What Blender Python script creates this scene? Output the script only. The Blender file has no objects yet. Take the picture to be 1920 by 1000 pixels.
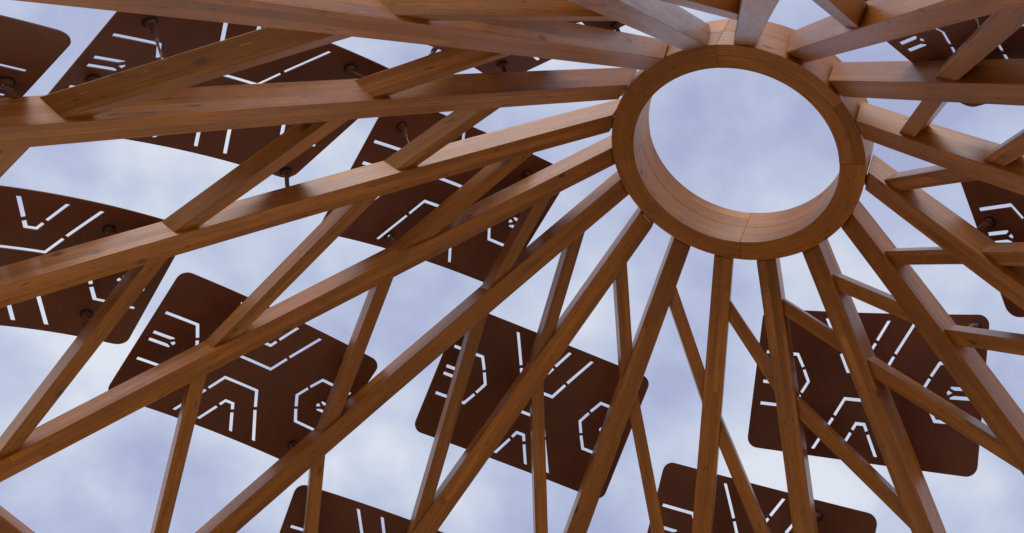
import bpy, bmesh, math, random
from mathutils import Vector, Matrix
from mathutils.geometry import tessellate_polygon

S = bpy.context.scene
C = S.collection
random.seed(7)
R = math.radians

# ---------------------------------------------------------------- camera
cam_d = bpy.data.cameras.new("camera")
cam_d.sensor_fit = 'HORIZONTAL'
cam_d.sensor_width = 36.0
cam_d.lens = 36.0 * 1840 / 1920
cam_d.clip_start = 0.05
cam_d.clip_end = 2000
cam = bpy.data.objects.new("camera", cam_d)
C.objects.link(cam)
cam.matrix_world = Matrix(((0.9373, -0.3486, 0.0, 0.0),
                           (-0.2611, -0.7020, -0.6626, 0.0),
                           (0.2310, 0.6210, -0.7490, 1.6),
                           (0, 0, 0, 1)))
S.camera = cam

# ---------------------------------------------------------------- sky and sun
SUN_ELEV, SUN_AZ = 48.0, 215.0        # azimuth: direction the light comes from, degrees from +Y towards +X
world = bpy.data.worlds.new("World")
S.world = world
world.use_nodes = True


def build_sky():
    nt = world.node_tree
    nt.nodes.clear()
    N, L = nt.nodes.new, nt.links.new
    out = N('ShaderNodeOutputWorld')
    sky = N('ShaderNodeTexSky')
    sky.sky_type = 'NISHITA'
    sky.sun_disc = False
    sky.sun_elevation = R(SUN_ELEV)
    sky.sun_rotation = R(SUN_AZ)
    bg_sky = N('ShaderNodeBackground')
    bg_sky.inputs['Strength'].default_value = 0.12
    L(sky.outputs['Color'], bg_sky.inputs['Color'])
    tc = N('ShaderNodeTexCoord')
    sep = N('ShaderNodeSeparateXYZ')
    L(tc.outputs['Generated'], sep.inputs[0])
    zc = N('ShaderNodeMath'); zc.operation = 'MAXIMUM'; zc.inputs[1].default_value = 0.0
    L(sep.outputs['Z'], zc.inputs[0])
    za = N('ShaderNodeMath'); za.operation = 'ADD'; za.inputs[1].default_value = 0.75
    L(zc.outputs[0], za.inputs[0])
    dx = N('ShaderNodeMath'); dx.operation = 'DIVIDE'; L(sep.outputs['X'], dx.inputs[0]); L(za.outputs[0], dx.inputs[1])
    dy = N('ShaderNodeMath'); dy.operation = 'DIVIDE'; L(sep.outputs['Y'], dy.inputs[0]); L(za.outputs[0], dy.inputs[1])
    cmb = N('ShaderNodeCombineXYZ'); L(dx.outputs[0], cmb.inputs[0]); L(dy.outputs[0], cmb.inputs[1])
    n1 = N('ShaderNodeTexNoise'); n1.inputs['Scale'].default_value = 6.2
    n1.inputs['Detail'].default_value = 4; n1.inputs['Roughness'].default_value = 0.45; n1.inputs['Distortion'].default_value = 0.10
    L(cmb.outputs[0], n1.inputs['Vector'])
    ramp = N('ShaderNodeValToRGB')
    e = ramp.color_ramp.elements
    e[0].position = 0.36; e[0].color = (0.385, 0.42, 0.635, 1)
    e[1].position = 0.67; e[1].color = (0.75, 0.785, 0.86, 1)
    m = ramp.color_ramp.elements.new(0.51); m.color = (0.53, 0.585, 0.745, 1)
    n2 = N('ShaderNodeTexNoise'); n2.inputs['Scale'].default_value = 22.0
    n2.inputs['Detail'].default_value = 8; n2.inputs['Roughness'].default_value = 0.58; n2.inputs['Distortion'].default_value = 0.25
    L(cmb.outputs[0], n2.inputs['Vector'])
    add = N('ShaderNodeMath'); add.operation = 'MULTIPLY_ADD'
    add.inputs[1].default_value = 0.24; L(n2.outputs['Fac'], add.inputs[0])
    sh = N('ShaderNodeMath'); sh.operation = 'SUBTRACT'; sh.inputs[1].default_value = 0.12
    L(n1.outputs['Fac'], sh.inputs[0]); L(sh.outputs[0], add.inputs[2])
    L(add.outputs[0], ramp.inputs[0])
    bg_cl = N('ShaderNodeBackground'); bg_cl.inputs['Strength'].default_value = 1.0
    # towards the horizon, out of view: added warm, bright band that lights the beam sides
    hz = N('ShaderNodeMapRange'); hz.inputs[1].default_value = 0.42; hz.inputs[2].default_value = 0.06
    L(sep.outputs['Z'], hz.inputs[0])
    hm = N('ShaderNodeMix'); hm.data_type = 'RGBA'
    hm.inputs[7].default_value = (1.02, 0.96, 0.88, 1)
    L(hz.outputs[0], hm.inputs[0]); L(ramp.outputs[0], hm.inputs[6])
    L(hm.outputs[2], bg_cl.inputs['Color'])
    mix = N('ShaderNodeMixShader'); mix.inputs[0].default_value = 0.88
    L(bg_sky.outputs[0], mix.inputs[1]); L(bg_cl.outputs[0], mix.inputs[2])
    L(mix.outputs[0], out.inputs['Surface'])


build_sky()
sun_d = bpy.data.lights.new("sun", 'SUN')
sun_d.energy = 1.0
sun_d.angle = R(40)
sun_d.color = (1.0, 0.95, 0.88)
sun = bpy.data.objects.new("sun", sun_d)
C.objects.link(sun)
az, el = R(SUN_AZ), R(SUN_ELEV)
sdir = Vector((math.sin(az) * math.cos(el), math.cos(az) * math.cos(el), math.sin(el)))
sun.rotation_euler = sdir.to_track_quat('Z', 'Y').to_euler()
sun.location = (0, 0, 30)

S.view_settings.view_transform = 'Standard'
S.view_settings.look = 'None'
S.view_settings.exposure = 0.12
S.view_settings.gamma = 1.0
S.view_settings.use_curve_mapping = False

# ---------------------------------------------------------------- measured geometry (metres)
RING_C=[1.0654,3.2599,6.9578]; RING_X=[0.9853,-0.0571,-0.1612]; RING_Y=[0.0715,0.9938,0.0851]; RING_N=[0.1553,-0.0954,0.9832]
RAFTERS=[  # start point, direction, side axis, outward axis, curvature
  [[0.3897,2.8275,6.9613],[-0.4774,-0.3264,-0.8158],[-0.5174,0.8548,-0.0392],[-0.7102,-0.4034,0.577],0.00177],
  [[0.2818,3.1213,7.043],[-0.6304,-0.1389,-0.7638],[-0.2322,0.9726,0.0148],[-0.7407,-0.1867,0.6453],0.00359],
  [[0.2889,3.3945,7.0953],[-0.7086,0.1401,-0.6915],[0.1957,0.9807,-0.0018],[-0.6779,0.1366,0.7223],0.00571],
  [[0.3889,3.6476,7.1408],[-0.6567,0.4059,-0.6355],[0.5217,0.8531,0.0058],[-0.5445,0.3278,0.772],0.00349],
  [[0.5438,3.8398,7.1411],[-0.4914,0.5854,-0.6449],[0.7759,0.6306,-0.0188],[-0.3956,0.5096,0.7641],0.00715],
  [[0.7546,3.9896,7.063],[-0.2633,0.6462,-0.7163],[0.9479,0.3112,-0.0677],[-0.1791,0.6968,0.6945],-0.00234],
  [[1.0435,4.0543,7.0503],[-0.0032,0.6999,-0.7143],[0.9999,0.0132,0.0085],[-0.0154,0.7142,0.6998],-0.00169],
  [[1.3299,4.0135,7.0069],[0.2506,0.6499,-0.7176],[0.926,-0.377,-0.0181],[0.2823,0.66,0.6963],0.01361],
  [[1.575,3.877,6.9576],[0.4155,0.5109,-0.7525],[0.7735,-0.6337,-0.0032],[0.4785,0.5808,0.6586],0.02173],
  [[1.7698,3.6393,6.9211],[0.5377,0.3116,-0.7835],[0.4246,-0.9028,-0.0677],[0.7284,0.2963,0.6178],0.00738],
  [[1.86,3.3285,6.8817],[0.6088,0.0663,-0.7905],[0.0719,-0.997,-0.0282],[0.7901,0.0397,0.6118],0.0136],
  [[1.811,2.9936,6.84],[0.564,-0.1887,-0.8039],[-0.3403,-0.9401,-0.0181],[0.7524,-0.2838,0.5945],-0.00701],
  [[1.6033,2.6856,6.8133],[0.3982,-0.4251,-0.8129],[-0.7253,-0.6885,0.0047],[0.5616,-0.5876,0.5825],-0.01004],
  [[1.3755,2.5275,6.8669],[0.2142,-0.5472,-0.8091],[-0.8863,-0.4571,0.0745],[0.4106,-0.7011,0.5829],-0.00092],
  [[1.1053,2.4601,6.9238],[0.01,-0.5482,-0.8363],[-0.9935,-0.1001,0.0537],[0.1132,-0.8304,0.5456],0.00044],
  [[0.8117,2.5016,6.9335],[-0.1457,-0.5037,-0.8515],[-0.9608,0.2774,0.0004],[-0.236,-0.8181,0.5243],0.00993],
  [[0.5712,2.6304,6.9472],[-0.3075,-0.4357,-0.846],[-0.7862,0.6171,-0.0321],[-0.5361,-0.6552,0.5323],0.00058]]
BRACES=[[0,1,1.442,1.8848],[0,1,2.5812,3.3595],[1,2,1.0261,1.4658],[1,2,2.0456,2.7565],[1,2,3.5515,4.3235],[2,3,0.6374,1.46],[2,3,1.7033,2.7739],[2,3,2.9175,4.1511],[3,4,0.5605,1.0846],[3,4,1.7308,2.5457],[3,4,3.0116,4.0334],[4,5,0.483,1.121],[4,5,1.3575,2.5254],[4,5,2.7556,3.9035],[5,6,0.3852,0.9265],[5,6,1.3774,2.5791],[6,7,0.3701,0.8994],[6,7,1.1599,2.635],[7,8,0.3717,0.7949],[7,8,1.1895,2.4162],[8,9,0.3427,0.6645],[8,9,1.0117,1.7596],[9,10,0.2944,0.7184],[9,10,0.8804,1.7105],[10,11,0.3844,0.7583],[10,11,0.9859,1.6561],[11,12,0.1878,0.8472],[11,12,0.9563,2.2337],[12,13,0.4286,0.9018],[12,13,1.0532,1.9204],[13,14,1.1194,2.6739],[14,15,1.2109,2.8422],[15,16,1.183,2.4133],[16,0,1.4112,2.3663]]  # lower-numbered rafter, next rafter, distance along each
PANELS={  # centre, long axis, short axis, outward axis, curvature, size
  "a":[[-1.3717,5.1829,5.5666],[0.8605,0.4306,0.2722],[0.2407,-0.8146,0.5277],[-0.449,0.3885,0.8047],0.2194,1.0],
  "b":[[0.4747,5.2521,6.2479],[0.9879,0.1249,0.0919],[0.0299,-0.7347,0.6777],[-0.1522,0.6668,0.7295],0.1713,1.0],
  "c":[[2.4022,4.1548,6.3967],[0.6732,-0.6506,-0.3514],[-0.1797,-0.6049,0.7757],[0.7173,0.4591,0.5241],0.2101,1.029],
  "d":[[2.1936,5.3229,5.6892],[0.7929,-0.5165,-0.3234],[-0.0718,-0.6062,0.7921],[0.6051,0.6048,0.5177],0.2315,1.029],
  "e":[[-0.1117,6.1793,5.0659],[1.0,-0.0063,0.0053],[-0.0082,-0.7668,0.6418],[-0.0,0.6418,0.7669],0.2598,1.0],
  "f":[[-2.4275,4.0342,4.8411],[0.7131,0.3598,0.6016],[0.2665,-0.9329,0.242],[-0.6484,0.0122,0.7612],0.3385,1.01],
  "g":[[-0.5766,4.0813,6.6537],[0.7806,0.395,0.4845],[0.1855,-0.8865,0.4239],[-0.5969,0.241,0.7652],0.3099,1.04],
  "h":[[-1.601,2.9173,5.3763],[0.5882,0.4334,0.6827],[0.4968,-0.8598,0.1178],[-0.6381,-0.2699,0.7211],0.1948,1.048],
  "i":[[-2.4984,2.3163,3.9289],[0.5721,0.3067,0.7607],[0.5509,-0.8308,-0.0793],[-0.6077,-0.4644,0.6443],0.2575,1.02],
  "j":[[-0.401,2.4292,6.2225],[0.3227,0.518,0.7922],[0.7018,-0.6926,0.167],[-0.6351,-0.502,0.587],0.2223,1.0],
  "k":[[1.5439,1.4795,5.8564],[0.1383,-0.6402,-0.7556],[-0.9516,-0.2974,0.0779],[0.2746,-0.7083,0.6504],0.17,1.015],
  "l":[[2.5987,2.3132,5.9595],[0.1868,-0.704,-0.6852],[-0.6674,-0.6028,0.4374],[0.7209,-0.3755,0.5825],0.2504,1.0]}
UNIT = 0.8                       # outer radius of the ring
RIN, RH = 0.6474, 0.3397
RW, RD = 0.1281, 0.1522          # rafter width and depth
BW, BD, BE = 0.085, 0.108, 0.024 # brace width, depth, set-back from the rafter's lower face
PW, PH = 1.83 * UNIT, 1.18 * UNIT
RING_C, RING_X, RING_Y, RING_N = map(Vector, (RING_C, RING_X, RING_Y, RING_N))


# ---------------------------------------------------------------- helpers
def tag(o, label=None, category=None, group=None, kind=None):
    if label: o['label'] = label
    if category: o['category'] = category
    if group: o['group'] = group
    if kind: o['kind'] = kind
    return o


def empty(name, loc, parent=None):
    o = bpy.data.objects.new(name, None)
    o.empty_display_size = 0.2
    C.objects.link(o)
    o.location = loc
    if parent:
        o.parent = parent
        o.matrix_parent_inverse = parent.matrix_world.inverted()
    return o


def link(name, bm, mat, parent=None, smooth=False, recalc=True):
    if recalc:
        bmesh.ops.recalc_face_normals(bm, faces=bm.faces)
    me = bpy.data.meshes.new(name)
    bm.to_mesh(me)
    bm.free()
    me.materials.append(mat)
    if smooth:
        for p in me.polygons:
            p.use_smooth = True
    o = bpy.data.objects.new(name, me)
    C.objects.link(o)
    if parent:
        o.parent = parent
        bpy.context.view_layer.update()
        o.matrix_parent_inverse = parent.matrix_world.inverted()
    return o


def bevel(o, w, seg=1, angle=35):
    m = o.modifiers.new("edge", 'BEVEL')
    m.width = w
    m.segments = seg
    m.limit_method = 'ANGLE'
    m.angle_limit = R(angle)
    m.harden_normals = False


def sweep(sections, ulen, vlens):
    """a beam: list of 4-corner sections -> bmesh with UVs in metres (u along, v round the section)"""
    bm = bmesh.new()
    uvl = bm.loops.layers.uv.new("UVMap")
    rings = [[bm.verts.new(p) for p in s] for s in sections]
    vs = [0]
    for x in vlens: vs.append(vs[-1] + x)
    for i in range(len(rings) - 1):
        for j in range(4):
            a, b = rings[i], rings[i + 1]
            f = bm.faces.new((a[j], a[(j + 1) % 4], b[(j + 1) % 4], b[j]))
            for lp, (u, v) in zip(f.loops, ((ulen[i], vs[j]), (ulen[i], vs[j + 1]), (ulen[i + 1], vs[j + 1]), (ulen[i + 1], vs[j]))):
                lp[uvl].uv = (u, v)
    for rg, u in ((rings[0], 0.0), (rings[-1], 7.3)):
        f = bm.faces.new(rg)
        for lp, (a, b) in zip(f.loops, ((0, 0), (.12, 0), (.12, .15), (0, .15))):
            lp[uvl].uv = (a * .2 + u + 3.1, b + 1.7)
    return bm


def tube(bm, p0, p1, r, seg=14, r1=None):
    ax = (p1 - p0)
    q = ax.to_track_quat('Z', 'Y').to_matrix().to_4x4()
    m = Matrix.Translation((p0 + p1) / 2) @ q
    bmesh.ops.create_cone(bm, cap_ends=True, segments=seg, radius1=r, radius2=r if r1 is None else r1, depth=ax.length, matrix=m)


# ---------------------------------------------------------------- materials
def new_mat(name):
    m = bpy.data.materials.new(name)
    m.use_nodes = True
    nt = m.node_tree
    nt.nodes.clear()
    out = nt.nodes.new('ShaderNodeOutputMaterial')
    b = nt.nodes.new('ShaderNodeBsdfPrincipled')
    nt.links.new(b.outputs[0], out.inputs['Surface'])
    return m, nt, b


class G:
    """small node-graph helper"""
    def __init__(s, nt): s.nt = nt
    def n(s, t, **kw):
        x = s.nt.nodes.new(t)
        for k, v in kw.items(): setattr(x, k, v)
        return x
    def put(s, a, b):
        if hasattr(a, 'is_output') or isinstance(a, bpy.types.NodeSocket): s.nt.links.new(a, b)
        else: b.default_value = a
    def math(s, op, a, b=0.0, c=None):
        x = s.n('ShaderNodeMath', operation=op)
        s.put(a, x.inputs[0]); s.put(b, x.inputs[1])
        if c is not None: s.put(c, x.inputs[2])
        return x.outputs[0]
    def xyz(s, a, b, c=0.0):
        x = s.n('ShaderNodeCombineXYZ'); s.put(a, x.inputs[0]); s.put(b, x.inputs[1]); s.put(c, x.inputs[2]); return x.outputs[0]
    def noise(s, v, scale=1.0, detail=4, rough=.5, dist=0.0):
        x = s.n('ShaderNodeTexNoise'); s.put(v, x.inputs['Vector']); x.inputs['Scale'].default_value = scale
        x.inputs['Detail'].default_value = detail; x.inputs['Roughness'].default_value = rough; x.inputs['Distortion'].default_value = dist
        return x.outputs['Fac']
    def mix(s, f, a, b, mode='MIX'):
        x = s.n('ShaderNodeMix', data_type='RGBA', blend_type=mode)
        s.put(f, x.inputs[0]); s.put(a, x.inputs[6]); s.put(b, x.inputs[7]); return x.outputs[2]
    def map(s, v, a, b, c=0.0, d=1.0):
        x = s.n('ShaderNodeMapRange'); s.put(v, x.inputs[0])
        for i, q in enumerate((a, b, c, d)): x.inputs[i + 1].default_value = q
        return x.outputs[0]


def wood(name, seam=False, tone=1.0, lamw=.0428, worn=0.0, coat=.62, rough=.34):
    m, nt, b = new_mat(name)
    g = G(nt)
    uv = g.n('ShaderNodeUVMap').outputs[0]
    sp = g.n('ShaderNodeSeparateXYZ'); g.put(uv, sp.inputs[0])
    rnd = g.n('ShaderNodeObjectInfo').outputs['Random']
    u0, v0 = sp.outputs[0], sp.outputs[1]
    u = g.math('ADD', u0, g.math('MULTIPLY', rnd, 57.0))
    v = g.math('ADD', v0, g.math('MULTIPLY', rnd, 13.0))
    # laminations: boards glued side by side, each with its own tone and its own grain
    lam = g.math('FLOOR', g.math('DIVIDE', v, lamw))
    brd = g.math('FLOOR', g.math('DIVIDE', g.math('ADD', u, g.math('MULTIPLY', lam, 1.37)), 2.6))
    wn = g.n('ShaderNodeTexWhiteNoise', noise_dimensions='2D'); g.put(g.xyz(lam, brd), wn.inputs['Vector'])
    lamv = wn.outputs['Value']
    w = g.math('ADD', g.math('MULTIPLY', lamv, 9.0), 0.0)
    # grain: long streaks, waved a little
    wob = g.math('MULTIPLY', g.math('SUBTRACT', g.noise(g.xyz(g.math('MULTIPLY', u, 1.3), g.math('MULTIPLY', v, 5.0), w), 1.0, 2), .5), 0.035)
    vv = g.math('ADD', v, wob)
    fine = g.noise(g.xyz(g.math('MULTIPLY', u, 3.0), g.math('MULTIPLY', vv, 230.0), w), 1.0, 5, .6)
    rings = g.noise(g.xyz(g.math('MULTIPLY', u, .9), g.math('MULTIPLY', vv, 62.0), w), 1.0, 3, .55, .4)
    blot = g.noise(g.xyz(g.math('MULTIPLY', u, 2.2), g.math('MULTIPLY', v, 7.0), w), 1.0, 3, .55)
    big = g.noise(g.xyz(g.math('MULTIPLY', u, .55), g.math('MULTIPLY', v, 1.5), w), 1.0, 2)
    # knots
    vor = g.n('ShaderNodeTexVoronoi', feature='F1'); vor.inputs['Scale'].default_value = 1.0
    kd = g.noise(g.xyz(g.math('MULTIPLY', u, 30.0), g.math('MULTIPLY', v, 30.0), 0.0), 1.0, 3)
    g.put(g.xyz(g.math('ADD', g.math('MULTIPLY', u, 6.0), g.math('MULTIPLY', kd, .10)), g.math('ADD', g.math('MULTIPLY', v, 12.0), g.math('MULTIPLY', kd, .12)), 0.0), vor.inputs['Vector'])
    sc = g.n('ShaderNodeSeparateColor'); g.put(vor.outputs['Color'], sc.inputs[0])
    size = g.map(sc.outputs[1], 0, 1, .08, .26)
    knot = g.math('MULTIPLY', g.math('LESS_THAN', sc.outputs[0], .26), g.math('SUBTRACT', 1.0, g.map(g.math('DIVIDE', vor.outputs['Distance'], size), .45, 1.15)))
    # small dark nicks and resin pockets
    nk = g.noise(g.xyz(g.math('MULTIPLY', u, 9.0), g.math('MULTIPLY', v, 60.0), 2.0), 1.0, 2, .5)
    nick = g.map(nk, .655, .71)
    light = g.noise(g.xyz(g.math('MULTIPLY', u, 11.0), g.math('MULTIPLY', v, 95.0), 7.0), 1.0, 2, .5)
    fleck = g.map(light, .66, .74)
    t = g.map(g.math('ADD', g.math('MULTIPLY', fine, .42), g.math('ADD', g.math('MULTIPLY', rings, .24), g.math('MULTIPLY', blot, .34))), .5, 1.0, .5, 1.05)
    t.node.clamp = False
    cr = g.n('ShaderNodeValToRGB')
    e = cr.color_ramp.elements
    e[0].position = .28; e[0].color = (.175 * tone, .044 * tone, .0021 * tone, 1)
    e[1].position = .72; e[1].color = (.550 * tone, .213 * tone, .020 * tone, 1)
    k = e.new(.50); k.color = (.375 * tone, .120 * tone, .0058 * tone, 1)
    g.put(t, cr.inputs[0])
    col = cr.outputs[0]
    bri = g.math('ADD', g.math('ADD', g.map(lamv, 0, 1, .88, 1.10), g.map(big, .3, .7, -.26, .22)), g.map(rnd, 0, 1, -.10, .10))
    hsv = g.n('ShaderNodeHueSaturation'); g.put(col, hsv.inputs['Color']); g.put(bri, hsv.inputs['Value'])
    g.put(g.map(lamv, 0, 1, 1.04, .94), hsv.inputs['Saturation'])
    col = hsv.outputs[0]
    col = g.mix(g.math('MULTIPLY', fleck, .50), col, (.62, .30, .10, 1))
    col = g.mix(g.math('MULTIPLY', nick, .72), col, (.055, .020, .007, 1))
    col = g.mix(g.math('MULTIPLY', knot, .85), col, (.060, .020, .007, 1))
    lf = g.math('FRACT', g.math('DIVIDE', v, lamw))
    glue = g.math('LESS_THAN', lf, .018)
    col = g.mix(g.math('MULTIPLY', glue, .45), col, (.05, .02, .008, 1))
    st = g.noise(g.xyz(g.math('MULTIPLY', u, 4.5), g.math('MULTIPLY', v, 22.0), 9.0), 1.0, 5, .62, .6)
    col = g.mix(g.math('MULTIPLY', g.map(st, .52, .70), .30), col, (.17, .052, .008, 1))
    if seam:
        on = g.math('MULTIPLY', g.math('LESS_THAN', g.math('ABSOLUTE', g.math('SUBTRACT', u0, .225)), .0016), g.math('LESS_THAN', v0, RW))
        col = g.mix(g.math('MULTIPLY', on, .7), col, (.04, .016, .006, 1))
        past = g.math('MULTIPLY', g.math('LESS_THAN', u0, .225), g.math('LESS_THAN', v0, RW))
        col = g.mix(g.math('MULTIPLY', past, .22), col, (.20, .060, .012, 1))
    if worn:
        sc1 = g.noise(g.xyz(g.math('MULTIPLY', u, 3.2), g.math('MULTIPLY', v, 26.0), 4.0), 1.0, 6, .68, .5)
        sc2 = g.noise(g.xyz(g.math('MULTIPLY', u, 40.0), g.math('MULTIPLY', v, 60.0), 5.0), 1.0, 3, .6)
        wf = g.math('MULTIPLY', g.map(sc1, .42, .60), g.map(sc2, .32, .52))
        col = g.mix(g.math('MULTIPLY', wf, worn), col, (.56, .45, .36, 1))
    g.put(col, b.inputs['Base Color'])
    rg = g.math('ADD', g.map(blot, .3, .7, rough, rough + .16), g.math('MULTIPLY', fine, .10))
    g.put(rg, b.inputs['Roughness'])
    b.inputs['Specular IOR Level'].default_value = .42
    b.inputs['Coat Weight'].default_value = coat
    b.inputs['Coat Roughness'].default_value = rough
    h = g.math('SUBTRACT', g.math('ADD', g.math('MULTIPLY', fine, .5), g.math('MULTIPLY', rings, .4)), g.math('ADD', g.math('MULTIPLY', nick, .8), g.math('MULTIPLY', knot, .3)))
    bp = g.n('ShaderNodeBump'); bp.inputs['Strength'].default_value = .28; bp.inputs['Distance'].default_value = .0018
    g.put(h, bp.inputs['Height']); g.put(bp.outputs[0], b.inputs['Normal'])
    return m


def corten(name, col_a, col_b, rough=.55):
    m, nt, b = new_mat(name)
    g = G(nt)
    tc = g.n('ShaderNodeTexCoord').outputs['Object']
    n1 = g.noise(tc, 2.3, 4, .55)
    n2 = g.noise(tc, 190.0, 2, .6)
    n3 = g.noise(tc, 14.0, 5, .6)
    t = g.math('ADD', g.math('MULTIPLY', n1, .50), g.math('ADD', g.math('MULTIPLY', n2, .28), g.math('MULTIPLY', n3, .22)))
    col = g.mix(g.map(t, .32, .68), col_a, col_b)
    g.put(col, b.inputs['Base Color'])
    g.put(g.map(n3, .3, .7, rough - .06, rough + .1), b.inputs['Roughness'])
    b.inputs['Specular IOR Level'].default_value = .45
    bp = g.n('ShaderNodeBump'); bp.inputs['Strength'].default_value = .25; bp.inputs['Distance'].default_value = .0008
    g.put(n2, bp.inputs['Height']); g.put(bp.outputs[0], b.inputs['Normal'])
    return m


def metal(name, col, rough):
    m, nt, b = new_mat(name)
    g = G(nt)
    tc = g.n('ShaderNodeTexCoord').outputs['Object']
    n = g.noise(tc, 60.0, 3, .6)
    g.put(g.mix(g.map(n, .3, .7), tuple(c * .75 for c in col) + (1,), tuple(col) + (1,)), b.inputs['Base Color'])
    b.inputs['Metallic'].default_value = 1.0
    g.put(g.map(n, .3, .7, rough - .08, rough + .12), b.inputs['Roughness'])
    return m


def paving(name):
    m, nt, b = new_mat(name)
    g = G(nt)
    tc = g.n('ShaderNodeTexCoord').outputs['Object']
    br = g.n('ShaderNodeTexBrick')
    g.put(tc, br.inputs['Vector'])
    br.inputs['Scale'].default_value = 1.0
    br.inputs['Brick Width'].default_value = .8; br.inputs['Row Height'].default_value = .4
    br.inputs['Mortar Size'].default_value = .006
    br.inputs['Color1'].default_value = (.44, .33, .18, 1); br.inputs['Color2'].default_value = (.48, .37, .21, 1)
    br.inputs['Mortar'].default_value = (.22, .20, .18, 1)
    n = g.noise(tc, 3.0, 6, .6)
    g.put(g.mix(g.map(n, .3, .7, 0, .35), br.outputs['Color'], (.35, .26, .14, 1)), b.inputs['Base Color'])
    b.inputs['Roughness'].default_value = .85
    return m


M_RAFTER = wood("stained_glulam_rafter", seam=True)
M_BRACE = wood("stained_timber_brace", tone=.96)
M_RING = wood("stained_glulam_ring", tone=1.08, lamw=.31, coat=.60, rough=.46)
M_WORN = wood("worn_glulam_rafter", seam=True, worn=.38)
M_PANEL = corten("brown_coated_steel", (.098, .026, .013, 1), (.205, .064, .037, 1), .46)
M_TUBE = corten("brown_coated_tube", (.130, .050, .036, 1), (.19, .078, .055, 1), .40)
M_STEEL = metal("stainless_steel", (.62, .60, .57), .28)
M_DARK = corten("dark_rubber_washer", (.012, .010, .010, 1), (.022, .018, .016, 1), .6)
M_GALV = metal("galvanised_plate", (.42, .43, .44), .42)
M_PAVE = paving("pale_stone_paving")

# ---------------------------------------------------------------- ground
bm = bmesh.new()
bmesh.ops.create_circle(bm, cap_ends=True, segments=96, radius=600.0)
tag(link("ground", bm, M_PAVE), kind='structure')

# ---------------------------------------------------------------- rafter geometry
RAF = [tuple(Vector(x) for x in r[:4]) + (r[4],) for r in RAFTERS]


def raf_frame(k, x):
    base, d, s, up, b = RAF[k % 17]
    c = base + x * d - b * x * x * up
    t = (d - 2 * b * x * up).normalized()
    n = s.cross(t)
    if n.dot(up) < 0: n = -n
    return c, t, s, n


def raf_pt(k, x, side=0.0, up=0.0):
    c, t, s, n = raf_frame(k, x)
    return c + side * RW / 2 * s + up * n


def ring_radius(p):
    q = p - RING_C
    return math.hypot(q.dot(RING_X), q.dot(RING_Y))


def start_x(k, side, up, r):
    lo, hi = -.5, .6
    for _ in range(40):
        mid = (lo + hi) / 2
        if ring_radius(raf_pt(k, mid, side, up)) < r: lo = mid
        else: hi = mid
    return hi


pavilion = empty("timber_pavilion", (RING_C.x, RING_C.y, 0))
bpy.context.view_layer.update()
tag(pavilion, "brown stained timber pavilion roof of rafters and diagonal braces rising to an open round ring", "pavilion")

TOPS = []     # outer centre lines of rafters and braces, where the standoffs land
for k in range(17):
    # length: to just above the ground
    L = 4.0
    while raf_pt(k, L).z > 0.16 and L < 13: L += .05
    xs = [0, .1, .22, .35] + [.35 + (L - .35) * i / 26 for i in range(1, 27)]
    secs = []
    corners = ((-1, 0), (1, 0), (1, RD), (-1, RD))
    x_b = [start_x(k, s, u, UNIT + .012) for s, u in corners]
    secs.append([raf_pt(k, x_b[i], s, u) for i, (s, u) in enumerate(corners)])
    ul = [0.0]
    for x in xs:
        if x < max(x_b) + .03: continue
        secs.append([raf_pt(k, x, s, u) for s, u in corners])
        ul.append(x)
    bm = sweep(secs, ul, (RW, RD, RW, RD))
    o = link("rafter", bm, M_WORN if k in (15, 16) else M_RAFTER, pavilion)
    bevel(o, .0028)
    TOPS.append([raf_pt(k, .3 + .05 * i, 0, RD) for i in range(int((L - .5) / .05))])
    # steel plate between the rafter's end and the ring
    bm = bmesh.new()
    pl = []
    for rr in (UNIT + .0015, UNIT + .0095):
        for s, u in ((-.62, .006), (.62, .006), (.62, RD * .9), (-.62, RD * .9)):
            pl.append(bm.verts.new(raf_pt(k, start_x(k, s, u, rr), s, u)))
    for f in ((0, 1, 2, 3), (4, 5, 6, 7), (0, 1, 5, 4), (1, 2, 6, 5), (2, 3, 7, 6), (3, 0, 4, 7)):
        bm.faces.new([pl[i] for i in f])
    link("end_plate", bm, M_GALV, o)


def beam_between(k1, x1, k2, x2, w, dep, e, name, mat, roll=0.0, s1=1, s2=-1):
    a, b = raf_pt(k1, x1, s1, e), raf_pt(k2, x2, s2, e)
    n = (raf_frame(k1, x1)[3] + raf_frame(k2, x2)[3]).normalized()
    d = (b - a).normalized()
    sd = d.cross(n).normalized()
    n = sd.cross(d).normalized()
    n = (n * math.cos(roll) + sd * math.sin(roll)).normalized()
    sd = d.cross(n).normalized()

    def hit(p, k, x, s):          # slide p along d on to the side face of rafter k
        c, t, sv, nn = raf_frame(k, x)
        q = c + s * (RW / 2 - .004) * sv
        return p + d * ((q - p).dot(sv) / d.dot(sv))
    cs = ((-1, 0), (1, 0), (1, dep), (-1, dep))
    sa = [hit(a + s * w / 2 * sd + u * n, k1, x1, s1) for s, u in cs]
    sb = [hit(b + s * w / 2 * sd + u * n, k2, x2, s2) for s, u in cs]
    L = (b - a).length
    secs = [[sa[j].lerp(sb[j], i / 4) for j in range(4)] for i in range(5)]
    bm = sweep(secs, [L * i / 4 for i in range(5)], (w, dep, w, dep))
    o = link(name, bm, mat, pavilion)
    bevel(o, .0025)
    TOPS.append([(a + n * dep).lerp(b + n * dep, (i + 1) / 30) for i in range(28)])
    return o


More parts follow.
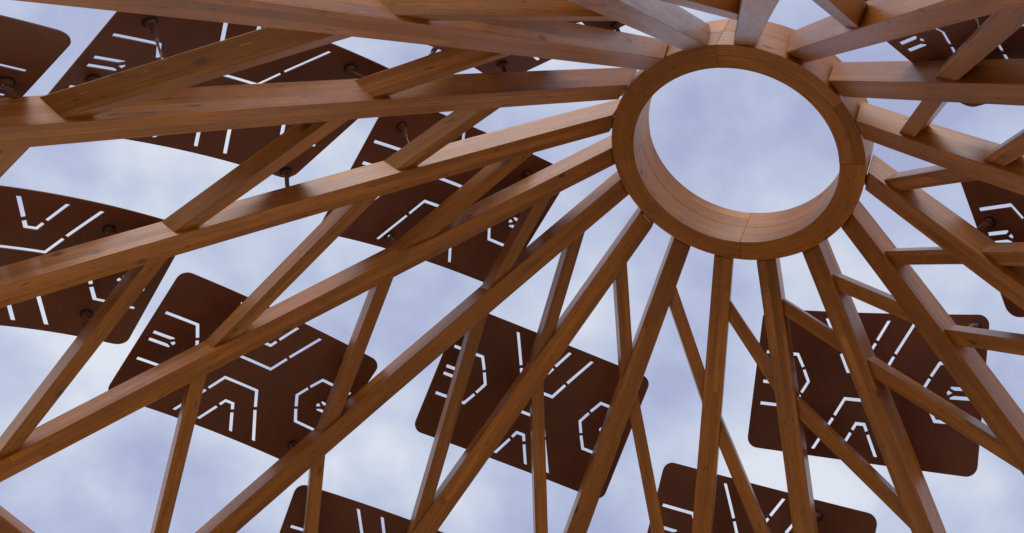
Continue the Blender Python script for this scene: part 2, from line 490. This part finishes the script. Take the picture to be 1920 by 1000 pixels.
ROLL = {0: -.20, 16: -.20, 1: -.05}        # braces of the upper left bays are turned a little about their length
for k1, k2, x1, x2 in BRACES:
    beam_between(k1, x1, k2, x2, BW, BD, BE, "diagonal_brace", M_BRACE, ROLL.get(k1, 0.0))
for k1, x1, k2, x2 in ((2, 4.45, 3, 4.50), (3, 4.455, 4, 4.30), (4, 4.30, 5, 4.6), (5, 4.55, 6, 4.6)):
    beam_between(k1, x1, k2, x2, BW, BD, BE, "horizontal_tie", M_BRACE)

# ---------------------------------------------------------------- ring of eight glued quarter segments
ring = empty("oculus_ring", RING_C, pavilion)
bpy.context.view_layer.update()
JOINTS = (-116.6, -25.0, 65.9, 153.6, 243.4)
for lay in range(2):
    z0, z1 = (0.0, RH / 2 - .0012) if lay == 0 else (RH / 2 + .0012, RH)
    for q in range(4):
        a0, a1 = R(JOINTS[q]), R(JOINTS[q + 1])
        ga = .0006
        n = 40
        ro, ri = (UNIT, RIN) if lay == 0 else (UNIT - .0015, RIN + .002)
        ri += (0.0, .0015, .0035, .001)[q]
        secs, ul = [], []
        for i in range(n + 1):
            a = a0 + ga + (a1 - a0 - 2 * ga) * i / n
            dr = RING_X * math.cos(a) + RING_Y * math.sin(a)
            secs.append([RING_C + dr * r + RING_N * z for r, z in ((ri, z0), (ro, z0), (ro, z1), (ri, z1))])
            ul.append((a - a0) * (UNIT + RIN) / 2)
        bm = sweep(secs, ul, (ro - ri, z1 - z0, ro - ri, z1 - z0))
        o = link("ring_segment", bm, M_RING, ring)
        bevel(o, .002, angle=50)

# ---------------------------------------------------------------- perforated panels
def stroke(pts, hw=.0128, flat0=None, flat1=None):
    """polygon round a polyline; flat0/flat1: cut that end along this direction instead of square"""
    P = [Vector(p) for p in pts]
    Lf, Rt = [], []
    for i, p in enumerate(P):
        if i == 0: d0 = d1 = (P[1] - P[0]).normalized()
        elif i == len(P) - 1: d0 = d1 = (P[-1] - P[-2]).normalized()
        else: d0, d1 = (P[i] - P[i - 1]).normalized(), (P[i + 1] - P[i]).normalized()
        n0, n1 = Vector((-d0.y, d0.x)), Vector((-d1.y, d1.x))
        m = (n0 + n1).normalized()
        off = m * (hw / max(.3, m.dot(n0)))
        fl = flat0 if i == 0 else flat1 if i == len(P) - 1 else None
        if fl is not None:
            fv = Vector(fl).normalized()
            s = fv.dot(n0)
            off = fv * (hw / s)
        Lf.append(p + off); Rt.append(p - off)
    return Lf + Rt[::-1]


def panel_slots():
    H = []
    flat = (1, 0)

    def add(pts, f0=None, f1=None):
        for sv in (1, -1):
            H.append(stroke([(x, y * sv) for x, y in pts], flat0=f0, flat1=f1))
    for su in (1, -1):
        q = lambda l: [(x * su, y) for x, y in l]
        add(q([(.845, .217), (.575, .217), (.517, .115)]))                                   # half hexagon
        for sv in (1,):
            H.append(stroke(q([(.508, .095), (.460, 0), (.508, -.095)])))
        add(q([(.362, .532), (.225, .272)]), flat)                                           # big V, small V
        add(q([(.148, .532), (.069, .372)]), flat)
        for sv in (1, -1):                                                                   # twin bars
            c = [(.845, .0335 + .0135), (.845, .0335 - .0135), (.700, .0335 - .0135), (.668, .0335 + .003), (.676, .0335 + .0135)]
            H.append([Vector((x * su, y * sv)) for x, y in c])
        H.append([Vector((x * su, y)) for x, y in ((.688, 0), (.656, .019), (.645, 0), (.656, -.019))])
    add([(.214, .248), (.145, .110), (-.145, .110), (-.214, .248)])
    add([(.058, .347), (.033, .296), (-.033, .296), (-.058, .347)])
    return H


def rounded_rect(w, h, r, n=8):
    P = []
    for cx, cy, a0 in ((w / 2 - r, h / 2 - r, 0), (-w / 2 + r, h / 2 - r, 90), (-w / 2 + r, -h / 2 + r, 180), (w / 2 - r, -h / 2 + r, 270)):
        for i in range(n + 1):
            a = R(a0 + 90 * i / n)
            P.append(Vector((cx + r * math.cos(a), cy + r * math.sin(a))))
    return P


def panel_flat():
    loops = [rounded_rect(1.83, 1.18, .085)] + panel_slots()
    allv = [v for l in loops for v in l]
    tris = tessellate_polygon([[Vector((v.x, v.y, 0)) for v in l] for l in loops])
    bm = bmesh.new()
    vs = [bm.verts.new((v.x * UNIT, v.y * UNIT, 0)) for v in allv]
    for t in tris:
        try: bm.faces.new([vs[i] for i in t])
        except ValueError: pass
    for i in range(-13, 14):
        x = i * .067 * UNIT
        bmesh.ops.bisect_plane(bm, geom=bm.verts[:] + bm.edges[:] + bm.faces[:], plane_co=(x, 0, 0), plane_no=(1, 0, 0))
    for i in range(-4, 5):
        y = i * .13 * UNIT + .003
        bmesh.ops.bisect_plane(bm, geom=bm.verts[:] + bm.edges[:] + bm.faces[:], plane_co=(0, y, 0), plane_no=(0, 1, 0))
    return bm


FLAT = panel_flat()
FLAT_MESH = bpy.data.meshes.new("flat_pattern")
FLAT.to_mesh(FLAT_MESH)
FLAT.free()
THICK = .006


def panel(key, label, studs):
    c, ux, vx, nx = (Vector(a) for a in PANELS[key][:4])
    kap, size = PANELS[key][4:6]
    at = lambda u, v, h=0.0: c + ux * u + vx * v + nx * (-kap * u * u / 2 + h)
    bm = bmesh.new()
    bm.from_mesh(FLAT_MESH)
    low = list(bm.faces)
    for v in bm.verts:
        u, w = v.co.x * size, v.co.y * size
        v.co = Vector((u, w, -kap * u * u / 2))
    r = bmesh.ops.extrude_face_region(bm, geom=low)
    for g_ in r['geom']:
        if isinstance(g_, bmesh.types.BMVert): g_.co.z += THICK
    mw = Matrix(((ux.x, vx.x, nx.x, c.x), (ux.y, vx.y, nx.y, c.y), (ux.z, vx.z, nx.z, c.z), (0, 0, 0, 1)))
    base = Matrix.Translation(c)
    bm.transform(Matrix.Translation(-c) @ mw)
    o = link("perforated_panel", bm, M_PANEL)
    o.location = c
    tag(o, label, "panel", "perforated panels above the timber roof")
    bpy.context.view_layer.update()
    for s in studs:
        u, v = s[0] * UNIT * size, s[1] * UNIT * size
        p = at(u, v)
        n = (nx + ux * (kap * u)).normalized()
        best = Vector(s[2]) if len(s) > 2 else min((q for l in TOPS for q in l), key=lambda q: (q - (p - n * .18)).length)
        if (best - p).length > .62: continue
        neck = p - n * .030
        d = (best - neck).normalized()
        L = (best - neck).length
        tl = min(.125, L * .55)
        bm = bmesh.new()                      # tube with its rounded end at the pivot
        tube(bm, neck, neck + d * tl, .0125, 18)
        bmesh.ops.create_uvsphere(bm, u_segments=14, v_segments=8, radius=.0135, matrix=Matrix.Translation(neck))
        so = link("standoff", bm, M_TUBE, o, smooth=False)
        bevel(so, .0015)
        bm = bmesh.new()
        tube(bm, p, p - n * .006, .034, 26)
        link("washer", bm, M_DARK, so)
        bm = bmesh.new()
        tube(bm, p - n * .006, p - n * .022, .025, 22, .022)
        side = n.orthogonal().normalized()
        tube(bm, neck - side * .024, neck + side * .024, .007, 8)
        link("swivel_head", bm, M_TUBE, so)
        bm = bmesh.new()
        tube(bm, p - n * .022 - side * .016, p - n * .031 - side * .016, .010, 6)
        link("bolt", bm, M_STEEL, so)
        bm = bmesh.new()
        tube(bm, neck + d * tl, neck + d * (tl + .009), .0100, 6)
        link("lock_nut", bm, M_STEEL, so)
        bm = bmesh.new()
        tube(bm, neck + d * (tl - .01), best - d * -.012, .0052, 10)
        link("rod", bm, M_STEEL, so)
    return o


# standoffs: place on the panel (long, short axis) and, where seen, the point on the timber they land on
panel('a', "brown slotted panel at lower left whose top left corner stands free in the sky",
      [(.67, -.42, (-.873, 5.531, 5.405)), (.65, .44, (-.798, 5.045, 5.761)), (-.15, .30)])
panel('b', "brown slotted panel in the lower middle, directly below the left half of the round opening",
      [(.75, .10), (-.65, -.45), (-.05, .45)])
panel('c', "brown slotted panel at lower right with all four rounded corners against the sky",
      [(.82, .50, (2.551, 3.397, 6.213)), (.55, .35), (.20, -.40), (-.20, .45)])
panel('d', "brown slotted panel cut by the bottom edge, below and right of the round opening",
      [(.45, .47, (2.348, 4.826, 5.688)), (.65, -.40)])
panel('e', "brown slotted panel showing only a strip at the bottom edge, left of the middle",
      [(-.50, -.45), (0, -.40), (.10, .05)])
panel('f', "brown slotted panel cut by the left edge at mid height, its curved top under sky",
      [(.45, .40, (-1.943, 3.836, 5.054)), (.57, -.36, (-2.1, 4.528, 4.883))])
panel('g', "brown slotted panel crossed by several beams just left of the round ring",
      [(-.69, .39, (-.808, 3.466, 6.2)), (.57, .42, (-.022, 3.9, 6.94)), (-.28, -.48, (-.708, 4.325, 6.266))])
panel('h', "large brown slotted panel behind the beams at upper left with four standoffs showing",
      [(-.72, .36, (-1.569, 2.357, 4.681)), (-.76, -.13, (-1.784, 2.488, 4.589)), (.56, .48, (-.958, 2.845, 5.757)), (.83, -.52, (-1.322, 3.713, 5.697))])
panel('i', "brown slotted panel in the top left corner showing one rounded corner",
      [(.80, .10, (-2.007, 2.614, 4.437))])
panel('j', "greyish brown panel corner peeping out between the two thick beams at top centre",
      [(.63, -.43, (-.397, 2.968, 6.451)), (-.29, -.52, (-.745, 2.584, 5.767)), (.84, .40, (.138, 2.668, 6.804))])
panel('k', "greyish brown slotted panel at top right behind a steep brace",
      [(.10, .20), (-.65, -.45)])
panel('l', "brown slotted panel cut by the right edge, a pale angular slot above its standoff",
      [(-.79, .12, (2.322, 2.818, 6.371)), (-.60, .45), (-.30, -.15)])
bpy.data.meshes.remove(FLAT_MESH)
